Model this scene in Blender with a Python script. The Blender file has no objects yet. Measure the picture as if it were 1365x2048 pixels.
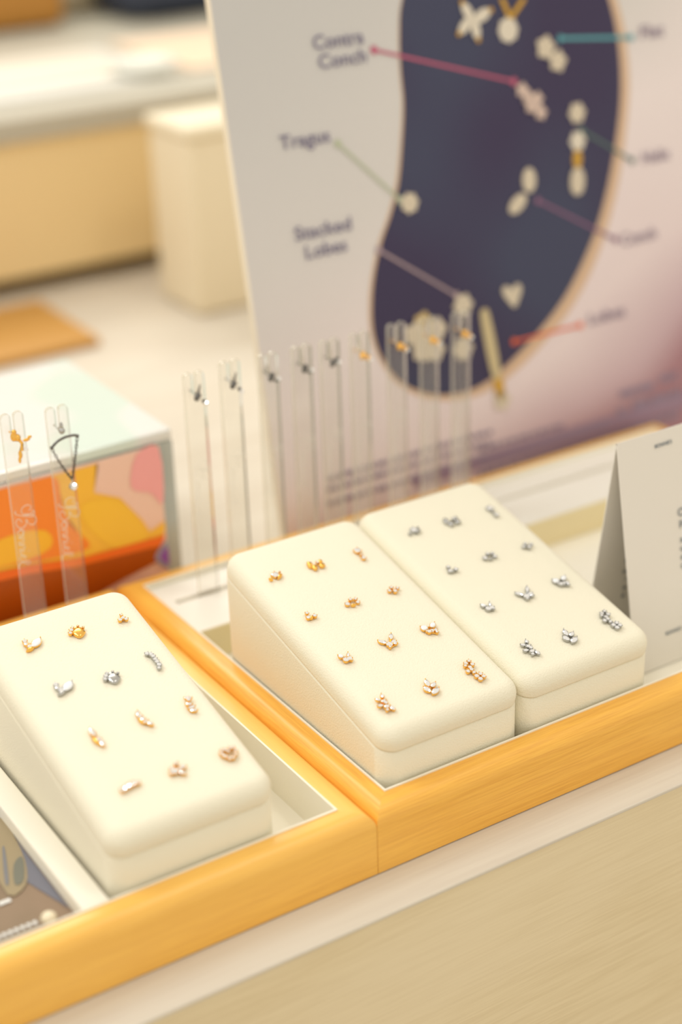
import bpy, bmesh, math, random
from mathutils import Vector, Matrix, Euler
random.seed(7)
S=bpy.context.scene
COL=S.collection
CAM_LOC=(-0.292068, -0.453222, 0.415272)
CAM_ROT=[[0.8423135, 0.2539545, -0.4754105], [-0.5381213, 0.3462347, -0.7684706], [-0.030553, 0.9031216, 0.4282965]]
KINDS={'crown': [('q', 0.34, 0.81, 3.0, 20), ('g', -3.41, -0.25, -2.22, -1.55, 1.4), ('g', -0.07, -1.88, 3.41, 0.04, 1.6), ('r', -0.37, 1.88, 0.5), ('r', 3.05, 1.43, 0.45)], 'bow': [('g', -2.5, 3.24, -1.61, -0.03, 2.6), ('g', -0.64, 0.24, -1.82, -3.24, 2.8), ('g', 3.34, 2.27, 2.79, -0.19, 2.4), ('g', 1.34, -0.72, 3.46, -2.49, 3.4), ('r', 1.54, 0.91, 1.1), ('g', -3.46, 0.87, -2.07, -1.04, 1.6)], 'pair': [('q', 0.23, 2.92, 2.9, 10), ('r', -0.15, -2.92, 1.6), ('r', -0.23, -0.63, 0.7)], 'trio': [('r', -0.54, 1.83, 1.2), ('r', -1.51, -0.89, 1.5), ('r', 1.51, -1.24, 1.4), ('g', -1.0, -1.83, 0.53, -1.22, 1.4)], 'arc': [('r', -2.42, 0.01, 1.7), ('r', 0.31, 1.94, 1.2), ('r', 2.42, 1.14, 1.1), ('r', 2.3, -0.91, 1.4), ('g', -1.43, -1.41, 0.6, -1.94, 1.2)], 'quad': [('r', -2.11, -0.02, 1.3), ('r', -0.23, 1.46, 1.2), ('r', -0.14, -1.46, 1.4), ('r', 2.11, 0.07, 1.2)], 'smallbloom': [('o', -2.28, 2.44, -0.82, 0.48, 2.4), ('r', -0.78, -1.28, 2.0), ('r', 0.9, -1.43, 1.7), ('m', 2.28, 2.09, 1.21, -0.18, 1.8), ('r', 1.18, -2.44, 0.8)], 'bloom': [('m', -3.64, 2.39, -1.21, -0.61, 3.4), ('r', -0.62, -1.8, 2.3), ('m', 3.64, 3.46, 1.57, 0.16, 2.8), ('r', 1.99, -1.31, 1.9), ('m', 1.08, -2.29, 2.5, -3.0, 2.0), ('r', -1.41, -3.46, 1.0)], 'opalbloom': [('o', -3.42, 3.08, -1.38, 0.41, 4.2), ('o', 0.31, 0.49, 3.42, 2.63, 3.2), ('r', -1.93, -1.32, 1.5), ('r', -0.25, -1.24, 1.5), ('r', 1.24, -1.62, 1.2), ('r', 0.87, -3.08, 1.0), ('r', -2.71, -0.57, 0.8)], 'sprig': [('m', -1.15, 3.73, 0.59, 2.35, 2.3), ('m', 2.57, 5.08, 2.24, 3.01, 2.4), ('m', -0.14, 1.24, 2.11, 1.17, 2.6), ('m', -2.57, 0.01, -0.13, -0.58, 2.4), ('r', 1.5, 0.07, 1.3), ('m', -0.58, -1.98, 1.71, -2.16, 3.0), ('m', 2.19, -2.16, 2.29, -5.08, 2.8), ('m', -0.96, -3.91, 0.36, -3.28, 2.0)], 'leaves': [('m', 0.43, 4.25, -0.71, 0.08, 3.4), ('m', -2.9, 0.68, -1.89, -2.69, 3.8), ('m', -0.14, -0.88, 2.9, 0.8, 3.0), ('m', -2.11, -4.25, 2.45, -2.36, 4.0)], 'daisies': [('r', 0.15, 5.01, 1.4), ('r', 2.03, 5.56, 1.2), ('r', 2.05, 3.1, 1.4), ('r', 0.27, 2.24, 1.4), ('r', -2.05, 0.45, 1.4), ('r', -0.18, 0.56, 1.3), ('r', -0.16, -1.18, 1.2), ('r', -0.51, -3.6, 1.6), ('r', 1.63, -3.29, 1.4), ('r', -0.02, -5.56, 1.6), ('r', 2.02, -5.04, 1.4), ('r', -1.15, 3.65, 1.1)], 'moon': [('o', -1.06, -1.82, 4.13, 2.11, 4.6), ('m', -2.61, 2.74, -2.71, -0.15, 2.4), ('r', -2.37, 2.8, 1.5), ('m', -2.8, -0.95, -0.74, -0.72, 3.0), ('g', -4.13, -2.8, -0.41, -2.14, 1.6)], 'beetle': [('g', -1.93, -0.75, 2.55, -2.11, 6.6), ('r', -1.9, 0.96, 1.4), ('r', -1.04, 2.0, 0.9), ('r', 1.53, 2.11, 0.6), ('r', 3.13, 0.28, 0.6), ('r', -3.13, -0.76, 1.2)], 'trefoil': [('r', 0.54, 1.59, 0.9), ('r', -1.26, -1.05, 1.4), ('r', 0.34, -0.52, 1.3), ('r', 1.26, -1.59, 1.3)], 'bar': [('r', -0.7, 4.96, 1.5), ('r', 0.51, 3.76, 1.4), ('r', 0.63, 2.28, 1.4), ('r', 0.7, 0.49, 1.4), ('r', 0.62, -1.38, 1.4), ('r', 0.53, -3.49, 1.5), ('r', -0.34, -4.96, 1.2)], 'slant': [('m', 0.42, 5.66, 0.11, 0.79, 3.4), ('r', 0.3, 2.62, 1.6), ('r', 0.8, -1.49, 1.5), ('m', 1.16, -0.52, 1.04, -5.66, 2.6), ('g', -1.16, 0.67, 0.29, -4.51, 1.4)], 'fern': [('m', -0.05, 4.94, -0.98, 2.22, 2.6), ('r', -0.56, 1.77, 1.6), ('r', -0.42, -0.2, 1.7), ('m', -1.28, -2.13, 1.14, -1.62, 2.2), ('r', 0.44, -2.45, 1.2), ('m', 0.5, -2.87, 1.77, -4.94, 2.4), ('g', -1.77, 0.65, -0.57, -2.33, 1.4)], 'twist': [('m', -0.49, 4.32, 2.06, 3.03, 2.8), ('r', 0.46, 2.53, 1.3), ('m', -1.75, 0.89, 0.27, -0.53, 2.6), ('m', -2.06, -1.77, 1.02, -1.73, 2.6), ('m', -1.91, -3.06, 0.57, -4.32, 2.4)], 'caterpillar': [('r', -3.38, -0.58, 1.7), ('r', -1.72, 0.0, 1.8), ('r', 0.15, 0.34, 1.9), ('r', 2.07, 0.58, 1.9), ('r', 3.38, 0.11, 1.3)], 'posy': [('r', -1.64, 0.07, 2.6), ('r', -2.24, 1.34, 1.5), ('m', -0.35, 2.75, 1.32, 3.38, 2.0), ('m', 0.5, 0.82, 3.37, 0.23, 2.8), ('m', -0.22, -1.04, 1.19, -3.38, 2.6), ('r', 0.09, -0.45, 1.3), ('r', -3.37, -0.51, 1.2)], 'heart': [('r', -2.77, 1.52, 1.1), ('r', -1.81, 2.77, 1.1), ('r', -0.68, 2.35, 1.1), ('r', 0.12, 1.33, 1.1), ('r', 1.52, 2.37, 1.1), ('r', 2.77, 1.95, 1.1), ('r', 2.77, 0.19, 1.1), ('r', 1.78, -1.58, 1.1), ('r', 0.12, -2.77, 1.1), ('r', -1.22, -2.54, 1.1), ('r', -2.17, -0.84, 1.2), ('r', -2.69, 0.19, 1.1)]}
GOLD_AT={'crown': (24.85, 107.03), 'bow': (45.09, 106.28), 'pair': (67.35, 103.87), 'trio': (24.55, 77.16), 'arc': (45.48, 76.52), 'quad': (66.79, 76.07), 'smallbloom': (23.64, 47.24), 'bloom': (45.22, 47.84), 'opalbloom': (66.4, 46.51), 'sprig': (21.74, 16.4), 'leaves': (45.21, 16.49), 'daisies': (66.58, 16.46), 'moon': (-87.21, 112.08), 'beetle': (-67.83, 112.0), 'trefoil': (-47.61, 111.07), 'bar': (-47.82, 81.02), 'slant': (-88.46, 50.98), 'fern': (-67.33, 52.22), 'twist': (-46.94, 51.2), 'caterpillar': (-87.93, 22.01), 'posy': (-68.02, 21.34), 'heart': (-46.79, 20.05)}
SILVER_AT={'crown': (99.38, 107.78), 'bow': (119.78, 106.6), 'pair': (142.17, 104.23), 'trio': (98.59, 76.74), 'arc': (119.75, 76.64), 'quad': (140.78, 75.63), 'smallbloom': (97.65, 47.8), 'bloom': (118.05, 47.82), 'opalbloom': (138.75, 47.16), 'sprig': (96.11, 17.05), 'leaves': (117.68, 16.14), 'daisies': (140.34, 16.48)}
LEFT_SILVER_AT={'moon': (-86.91, 82.33), 'beetle': (-67.43, 80.17)}
BOARD={'ear': [(112.6, 285.7), (108.6, 268.4), (106.9, 250.7), (106.3, 232.7), (101.9, 209.8), (97.3, 192.0), (90.4, 177.1), (83.2, 164.9), (76.6, 149.9), (72.5, 134.4), (70.9, 118.3), (73.7, 103.9), (82.5, 88.8), (94.7, 79.5), (109.2, 73.6), (126.2, 71.5), (142.4, 74.0), (160.1, 81.8), (180.8, 94.2), (200.9, 109.2), (217.8, 128.0), (232.5, 150.1), (244.3, 177.1), (253.3, 207.1), (256.6, 229.2), (256.1, 251.5), (252.1, 271.2), (244.1, 293.5), (224.8, 313.8), (191.4, 325.5), (154.7, 324.6), (126.9, 309.4)], 'halo': [(111.9, 285.8), (107.7, 268.6), (105.9, 250.9), (105.1, 232.9), (100.4, 210.0), (95.4, 192.3), (88.5, 177.4), (81.3, 165.3), (74.7, 150.3), (70.3, 134.9), (68.7, 118.8), (71.7, 103.2), (80.7, 87.5), (93.6, 76.9), (108.8, 70.3), (127.5, 67.2), (145.3, 68.9), (164.9, 76.1), (186.8, 88.5), (207.8, 104.0), (225.7, 124.1), (239.8, 147.4), (251.3, 174.6), (260.0, 206.2), (263.3, 228.4), (262.4, 250.8), (258.3, 270.5), (249.8, 295.7), (226.8, 316.7), (191.8, 328.3), (155.1, 327.6), (125.5, 310.8)], 'lines': {'contra': [(91.2, 262.9), (179.9, 235.4)], 'flat': [(214.8, 254.4), (266.4, 249.0)], 'helix': [(224.5, 202.7), (260.6, 180.0)], 'tragus': [(62.5, 219.0), (97.1, 184.0)], 'lobes': [(79.9, 160.1), (127.0, 126.5)], 'conch': [(189.2, 168.5), (243.7, 136.8)], 'lobe2': [(163.5, 92.5), (212.2, 92.1)]}, 'gems': {'butterfly': [(149.8, 280.6), (156.1, 270.3), (168.5, 274.7), (156.9, 268.1), (158.2, 260.1), (154.1, 267.1), (145.8, 264.7), (153.7, 269.0)], 'pendant': [(179.0, 263.0)], 'chainl': [(176.8, 279.0), (180.5, 270.2)], 'chainr': [(191.0, 277.5), (182.6, 270.0)], 'flat1': [(203.7, 250.8)], 'flat2': [(211.4, 242.6)], 'cc': [(184.9, 230.2), (188.5, 225.7), (192.0, 221.6), (196.3, 216.4), (189.8, 220.9), (194.4, 224.1)], 'hx1': [(222.2, 212.6)], 'hx2': [(221.0, 197.1)], 'hxg': [(220.5, 192.6), (219.3, 181.5)], 'hx3': [(219.4, 182.4), (217.4, 167.0)], 'co1': [(184.6, 187.7), (183.7, 173.9)], 'co2': [(180.7, 173.0), (168.5, 165.3)], 'tr': [(102.7, 181.5)], 'heart': [(165.2, 118.5)], 'fl': [(102.9, 115.9), (111.3, 110.5), (96.5, 110.8), (99.9, 101.1), (108.4, 99.3), (102.8, 107.5)], 'ro': [(130.6, 120.2), (127.6, 96.0)], 'bar': [(145.2, 111.6), (148.9, 77.5)], 'barend': [(150.8, 60.9)]}, 'text': {'Contra': (55.8, 266.6), 'Conch': (56.9, 257.5), 'Tragus': (27.9, 220.3), 'Stacked': (29.2, 174.0), 'Lobes': (34.9, 163.5), 'Flat': (274.2, 247.2), 'Helix': (268.3, 176.2), 'Conch2': (248.8, 133.2), 'Lobes2': (219.6, 90.0)}, 'textx': {'Contra': ((55.0, 267.2), (85.7, 268.1)), 'Conch': ((56.9, 257.5), (86.1, 257.9)), 'Tragus': ((28.0, 220.8), (58.1, 220.2)), 'Stacked': ((29.8, 173.9), (64.6, 173.5)), 'Lobes': ((34.9, 163.5), (60.4, 163.7)), 'Flat': ((273.4, 247.3), (291.5, 248.0)), 'Helix': ((268.4, 176.8), (289.9, 176.5)), 'Conch2': ((247.9, 132.2), (275.0, 133.3)), 'Lobes2': ((218.9, 90.8), (246.7, 91.2))}, 'fine': [((30.6, 44.3), (142.1, 42.2)), ((29.7, 38.3), (141.3, 35.5)), ((28.5, 30.6), (140.4, 27.7)), ((131.7, 35.8), (194.8, 35.6)), ((130.8, 28.5), (226.8, 28.0)), ((129.9, 21.3), (286.3, 17.7)), ((238.2, 44.0), (266.2, 45.5)), ((270.3, 46.1), (284.6, 46.1)), ((235.2, 33.8), (241.1, 34.0)), ((247.2, 35.1), (287.8, 35.2))], 'c0': (290.0, 60.6), 'c1': (5.1, 224.2), 'c2': (44.9, 42.9), 'seam': [(3.1, 230.0), (29.6, 231.1)], 'tl': (4.7, 297.0), 'tr': (312.0, 320.2)}
STANDS=[(-0.059, 0.144), (-0.0378, 0.142), (0.0315, 0.1425), (0.0508, 0.144), (0.0716, 0.143), (0.0904, 0.143), (0.1065, 0.1425), (0.124, 0.1425), (0.1461, 0.1425), (0.166, 0.1415), (0.186, 0.1405)]

# ------------------------------------------------------------- camera
cam=bpy.data.cameras.new('camera'); camo=bpy.data.objects.new('camera',cam); COL.objects.link(camo); S.camera=camo
camo.matrix_world=Matrix.Translation(CAM_LOC)@Matrix(CAM_ROT).to_4x4()
cam.sensor_fit='VERTICAL'; cam.sensor_height=36.0; cam.sensor_width=24.0
cam.lens=3344.69/2048*36.0
cam.clip_start=0.02; cam.clip_end=50
cam.dof.use_dof=True; cam.dof.focus_distance=0.70; cam.dof.aperture_fstop=3.3; cam.dof.aperture_blades=0
S.cycles.transparent_max_bounces=32
# ------------------------------------------------------------- world and light
S.view_settings.view_transform='Standard'; S.view_settings.look='None'; S.view_settings.gamma=1.0
S.view_settings.use_curve_mapping=False; S.view_settings.exposure=0.0
W=bpy.data.worlds.new('shop_air'); S.world=W; W.use_nodes=True
W.node_tree.nodes['Background'].inputs[0].default_value=(1.0,0.91,0.76,1); W.node_tree.nodes['Background'].inputs[1].default_value=0.90
def area(name,loc,target,sx,sy,power,col):
    l=bpy.data.lights.new(name,'AREA'); l.shape='RECTANGLE'; l.size=sx; l.size_y=sy; l.energy=power; l.color=col
    o=bpy.data.objects.new(name,l); COL.objects.link(o); o.location=loc
    o.rotation_euler=(Vector(target)-Vector(loc)).to_track_quat('-Z','Y').to_euler(); return o
area('unseen_overhead_panel',(-0.85,0.75,1.65),(0.05,0.15,0),0.8,0.7,10.0,(0.90,0.95,1.0))
area('unseen_overhead_spot',(-0.9,-0.1,1.7),(0.0,0.1,0),0.25,0.25,2.6,(0.98,0.97,0.98))
area('unseen_overhead_spot',(0.5,-0.35,1.6),(0.2,0.2,0.1),0.2,0.2,2.4,(1.0,0.95,0.88))  # unseen spot, added for contrast in the jewelry reflections
area('unseen_overhead_panel',(0.5,1.9,1.6),(0.35,1.0,0.1),1.2,0.8,19,(1.0,0.95,0.85))  # unseen panel at the back, added to brighten the background counter
# ------------------------------------------------------------- materials
def mat(name,col,rough=0.6,metal=0.0,spec=0.5,alpha=None,coat=0.0,bump=None,emis=None,sheen=0.0,subs=0.0):
    m=bpy.data.materials.new(name); m.use_nodes=True; nt=m.node_tree; b=nt.nodes['Principled BSDF']
    b.inputs['Base Color'].default_value=(*col,1); b.inputs['Roughness'].default_value=rough; b.inputs['Metallic'].default_value=metal
    b.inputs['Specular IOR Level'].default_value=spec; b.inputs['Coat Weight'].default_value=coat
    if sheen: b.inputs['Sheen Weight'].default_value=sheen
    if subs: b.inputs['Subsurface Weight'].default_value=subs; b.inputs['Subsurface Radius'].default_value=(.002,.001,.001)
    if alpha is not None: b.inputs['Alpha'].default_value=alpha
    if bump:
        sc,dist=bump; tc=nt.nodes.new('ShaderNodeTexCoord'); n=nt.nodes.new('ShaderNodeTexNoise'); n.inputs['Scale'].default_value=sc; n.inputs['Detail'].default_value=2
        bp=nt.nodes.new('ShaderNodeBump'); bp.inputs['Distance'].default_value=dist; bp.inputs['Strength'].default_value=0.6
        nt.links.new(tc.outputs['Object'],n.inputs['Vector']); nt.links.new(n.outputs['Fac'],bp.inputs['Height']); nt.links.new(bp.outputs['Normal'],b.inputs['Normal'])
    return m
def wood(name,c1,c2,c3,axis,fine,rough,coat=0.0,bumpd=0.00008,cross=12.0):
    """long grain running along `axis`; fine = streaks per metre across it"""
    m=bpy.data.materials.new(name); m.use_nodes=True; nt=m.node_tree; b=nt.nodes['Principled BSDF']; L=nt.links.new
    tc=nt.nodes.new('ShaderNodeTexCoord'); mp=nt.nodes.new('ShaderNodeMapping')
    sc=[fine,fine,fine]; sc[axis]=fine/30.0; mp.inputs['Scale'].default_value=sc
    L(tc.outputs['Object'],mp.inputs['Vector'])
    n=nt.nodes.new('ShaderNodeTexNoise'); n.inputs['Scale'].default_value=1; n.inputs['Detail'].default_value=5; n.inputs['Roughness'].default_value=0.65
    L(mp.outputs['Vector'],n.inputs['Vector'])
    mp2=nt.nodes.new('ShaderNodeMapping'); sc2=[cross]*3; sc2[axis]=cross/3; mp2.inputs['Scale'].default_value=sc2; L(tc.outputs['Object'],mp2.inputs['Vector'])
    n2=nt.nodes.new('ShaderNodeTexNoise'); n2.inputs['Scale'].default_value=1; n2.inputs['Detail'].default_value=2; L(mp2.outputs['Vector'],n2.inputs['Vector'])
    r=nt.nodes.new('ShaderNodeValToRGB'); e=r.color_ramp.elements; e[0].position=.33; e[0].color=(*c1,1); e[1].position=.62; e[1].color=(*c2,1)
    L(n.outputs['Fac'],r.inputs['Fac'])
    mx=nt.nodes.new('ShaderNodeMix'); mx.data_type='RGBA'; mx.inputs['B'].default_value=(*c3,1); L(r.outputs['Color'],mx.inputs['A'])
    mr=nt.nodes.new('ShaderNodeMapRange'); mr.inputs['From Min'].default_value=.42; mr.inputs['From Max'].default_value=.68; mr.inputs['To Max'].default_value=.7
    L(n2.outputs['Fac'],mr.inputs['Value']); L(mr.outputs['Result'],mx.inputs['Factor'])
    L(mx.outputs['Result'],b.inputs['Base Color']); b.inputs['Roughness'].default_value=rough; b.inputs['Coat Weight'].default_value=coat; b.inputs['Coat Roughness'].default_value=.25
    bp=nt.nodes.new('ShaderNodeBump'); bp.inputs['Distance'].default_value=bumpd; bp.inputs['Strength'].default_value=.5; L(n.outputs['Fac'],bp.inputs['Height']); L(bp.outputs['Normal'],b.inputs['Normal'])
    return m
def clearmat(name,tint,haze,hazecol,gloss=0.12,rough=0.03,through=.4):
    """clear acrylic: see-through body, some pale haze colour, a clean reflection"""
    m=bpy.data.materials.new(name); m.use_nodes=True; nt=m.node_tree; nt.nodes.clear(); L=nt.links.new
    o=nt.nodes.new('ShaderNodeOutputMaterial'); t=nt.nodes.new('ShaderNodeBsdfTransparent'); t.inputs[0].default_value=(*tint,1)
    d=nt.nodes.new('ShaderNodeBsdfDiffuse'); d.inputs[0].default_value=(*hazecol,1); tl=nt.nodes.new('ShaderNodeBsdfTranslucent'); tl.inputs[0].default_value=(*hazecol,1)
    m0=nt.nodes.new('ShaderNodeMixShader'); m0.inputs[0].default_value=through; L(d.outputs[0],m0.inputs[1]); L(tl.outputs[0],m0.inputs[2])
    m1=nt.nodes.new('ShaderNodeMixShader'); m1.inputs[0].default_value=haze; L(t.outputs[0],m1.inputs[1]); L(m0.outputs[0],m1.inputs[2])
    g=nt.nodes.new('ShaderNodeBsdfGlossy'); g.inputs['Roughness'].default_value=rough
    f=nt.nodes.new('ShaderNodeFresnel'); f.inputs[0].default_value=1.45; ml=nt.nodes.new('ShaderNodeMath'); ml.operation='MULTIPLY_ADD'; ml.inputs[1].default_value=.8; ml.inputs[2].default_value=gloss*.2; L(f.outputs[0],ml.inputs[0])
    m2=nt.nodes.new('ShaderNodeMixShader'); L(ml.outputs[0],m2.inputs[0]); L(m1.outputs[0],m2.inputs[1]); L(g.outputs[0],m2.inputs[2]); L(m2.outputs[0],o.inputs[0]); return m
M={}
M['velvet']=mat('cream_velvet',(0.87,0.825,0.665),.85,bump=(1500,.0005),sheen=.15)
M['bamboo_x']=wood('bamboo_along_front',(.82,.40,.055),(.95,.52,.08),(.97,.61,.15),0,1100,.38,.25,cross=9)
M['bamboo_y']=wood('bamboo_along_side',(.82,.40,.055),(.95,.52,.08),(.97,.61,.15),1,1100,.38,.25,cross=9)
M['liner']=mat('white_liner',(0.90,0.86,0.74),.6,bump=(900,.0001))
M['white_block']=mat('white_block',(0.90,0.87,0.79),.55)
M['worktop']=wood('whitewashed_oak',(.60,.53,.44),(.68,.62,.52),(.72,.67,.58),0,420,.5,bumpd=.00003,cross=20)
M['laminate']=wood('pale_oak_laminate',(.71,.585,.365),(.80,.68,.45),(.83,.72,.51),0,900,.5,bumpd=.00004,cross=14)
M['gold']=mat('gold',(0.93,0.54,0.13),.2,1.0)
M['silver']=mat('silver',(0.50,0.50,0.49),.2,1.0)
M['dark_silver']=mat('dark_silver',(0.17,0.165,0.16),.3,1.0)
def gemmat(name,col,w):
    m=bpy.data.materials.new(name); m.use_nodes=True; nt=m.node_tree; nt.nodes.clear(); L=nt.links.new
    o=nt.nodes.new('ShaderNodeOutputMaterial'); g=nt.nodes.new('ShaderNodeBsdfGlossy'); g.inputs['Roughness'].default_value=.04; g.inputs[0].default_value=(.95,.97,1,1)
    d=nt.nodes.new('ShaderNodeBsdfDiffuse'); d.inputs[0].default_value=(*col,1); mx=nt.nodes.new('ShaderNodeMixShader'); mx.inputs[0].default_value=w
    L(d.outputs[0],mx.inputs[1]); L(g.outputs[0],mx.inputs[2]); L(mx.outputs[0],o.inputs[0]); return m
M['gem']=gemmat('clear_crystal',(.80,.79,.80),.72)
M['opal']=mat('white_opal',(.88,.90,.92),.12,coat=.5)
M['acrylic']=clearmat('clear_acrylic',(.99,.99,.98),.05,(.95,.9,.8),.04)  # pale haze colour paints in bright reflections on the strip faces
M['acrylic_edge']=clearmat('acrylic_cut_edge',(.96,.95,.90),.40,(.93,.88,.74),.2)
M['engraved']=mat('engraved_frost',(.95,.92,.84),.5,alpha=.62)
# ------------------------------------------------------------- helpers
def link(name,bm,m,parent=None,smooth=None,loc=None):
    me=bpy.data.meshes.new(name); bmesh.ops.recalc_face_normals(bm,faces=bm.faces[:]) ; bm.to_mesh(me); bm.free()
    for x in (m if isinstance(m,(list,tuple)) else [m]): me.materials.append(x)
    o=bpy.data.objects.new(name,me); COL.objects.link(o)
    if smooth is not None:
        for p in me.polygons: p.use_smooth=True
        me.set_sharp_from_angle(angle=math.radians(smooth))
    if parent: o.parent=parent
    if loc is not None: o.location=loc
    return o
def tag(o,label,cat,group=None):
    o['label']=label; o['category']=cat
    if group: o['group']=group
    return o
def struct(o): o['kind']='structure'; return o
def thing(name,label,cat,loc=(0,0,0),group=None,rot=None):
    o=bpy.data.objects.new(name,None); o.empty_display_size=.01; COL.objects.link(o); o.location=loc
    if rot is not None: o.rotation_euler=rot
    return tag(o,label,cat,group)
def box(bm,x0,x1,y0,y1,z0,z1,mi=0,bev=0):
    v=[bm.verts.new(p) for p in ((x0,y0,z0),(x1,y0,z0),(x1,y1,z0),(x0,y1,z0),(x0,y0,z1),(x1,y0,z1),(x1,y1,z1),(x0,y1,z1))]
    fs=[bm.faces.new([v[i] for i in q]) for q in ((0,3,2,1),(4,5,6,7),(0,1,5,4),(1,2,6,5),(2,3,7,6),(3,0,4,7))]
    for f in fs: f.material_index=mi
    if bev:
        es=list({e for f in fs for e in f.edges}); bmesh.ops.bevel(bm,geom=es,offset=bev,segments=3,affect='EDGES',profile=.5)
    return fs
def B(): return bmesh.new()
def poly(bm,pts3,mi=0):
    f=bm.faces.new([bm.verts.new(p) for p in pts3]); f.material_index=mi; return f
def prism(bm,pts,to3,h0,h1,mi=0,mside=None):
    """closed outline pts (a,b) extruded from h0 to h1; to3(a,b,h)->xyz"""
    lo=[bm.verts.new(to3(a,b,h0)) for a,b in pts]; hi=[bm.verts.new(to3(a,b,h1)) for a,b in pts]
    f=bm.faces.new(lo); f.material_index=mi; f=bm.faces.new(hi[::-1]); f.material_index=mi
    n=len(pts)
    for i in range(n):
        f=bm.faces.new([lo[i],hi[i],hi[(i+1)%n],lo[(i+1)%n]]); f.material_index=mi if mside is None else mside
def tube(bm,pts,r,seg=6,closed=False):
    pts=[Vector(p) for p in pts]; n=len(pts); rings=[]; up=Vector((0.13,0.21,1)).normalized()
    for i,p in enumerate(pts):
        a=pts[(i-1)%n] if (closed or i>0) else p; b=pts[(i+1)%n] if (closed or i<n-1) else p
        t=(b-a); t=t.normalized() if t.length>1e-9 else Vector((0,0,1))
        u=t.cross(up); 
        if u.length<1e-3: u=t.cross(Vector((1,0,0)))
        u.normalize(); w=t.cross(u); rr=r[i] if isinstance(r,(list,tuple)) else r
        rings.append([bm.verts.new(p+u*rr*math.cos(2*math.pi*k/seg)+w*rr*math.sin(2*math.pi*k/seg)) for k in range(seg)])
    for i in range(n if closed else n-1):
        A,Bq=rings[i],rings[(i+1)%n]
        for k in range(seg): bm.faces.new([A[k],A[(k+1)%seg],Bq[(k+1)%seg],Bq[k]])
    if not closed: bm.faces.new(rings[0][::-1]); bm.faces.new(rings[-1])
def spline(pts,n=6,closed=False):
    P=[Vector(p) for p in pts]; N=len(P); out=[]
    for i in range(N if closed else N-1):
        p0=P[(i-1)%N] if (closed or i>0) else P[0]; p1=P[i]; p2=P[(i+1)%N]; p3=P[(i+2)%N] if (closed or i+2<N) else P[-1]
        for k in range(n):
            t=k/n; out.append(.5*((2*p1)+(p2-p0)*t+(2*p0-5*p1+4*p2-p3)*t*t+(3*p1-p0-3*p2+p3)*t**3))
    if not closed: out.append(P[-1])
    return out
def blob(bm,c,r,sx=1,sy=1,sz=1,u=10,v=7):
    bmesh.ops.create_uvsphere(bm,u_segments=u,v_segments=v,radius=r,matrix=Matrix.Translation(c)@Matrix.Diagonal((sx,sy,sz,1)))
def text_obj(body,size,m,parent,mtx,name,align='LEFT',extrude=0.0,bold=0.0,xs=1.0):
    cu=bpy.data.curves.new(name,'FONT'); cu.body=body; cu.size=size; cu.align_x=align; cu.extrude=extrude; cu.offset=bold; cu.resolution_u=3
    o=bpy.data.objects.new(name,cu); COL.objects.link(o); bpy.context.view_layer.update()
    me=bpy.data.meshes.new_from_object(o.evaluated_get(bpy.context.evaluated_depsgraph_get())); bpy.data.objects.remove(o)
    me.transform(mtx@Matrix.Diagonal((xs,1,1,1))); me.materials.clear(); me.materials.append(m)
    q=bpy.data.objects.new(name,me); COL.objects.link(q); q.parent=parent; return q
# ------------------------------------------------------------- setting
bm=B(); box(bm,-2.5,3.5,-2.0,4.0,-.92,-.90); struct(link('floor',bm,mat('pale_floor',(.62,.55,.45),.5)))
bm=B(); box(bm,-2.5,3.5,4.0,4.05,-.90,2.4); struct(link('wall_back',bm,mat('cream_wall',(.80,.72,.58),.7)))
# the counter everything stands on
ctr=thing('display_counter','long pale oak shop counter with whitewashed top running under the trays','counter',(0,0,-.90))
bm=B(); box(bm,-1.4,1.9,-.0222,2.2,.8976,.8995,bev=.0006); link('worktop',bm,M['worktop'],ctr,40)
bm=B(); box(bm,-1.4,1.9,-.0215,.0,.0,.8975); link('front_panel',bm,M['laminate'],ctr)
bm=B(); box(bm,-1.4,-1.38,.0,2.2,.0,.8975); box(bm,1.88,1.9,.0,2.2,.0,.8975); box(bm,-1.38,1.88,2.18,2.2,.0,.8975); link('side_panel',bm,M['laminate'],ctr)
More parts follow.
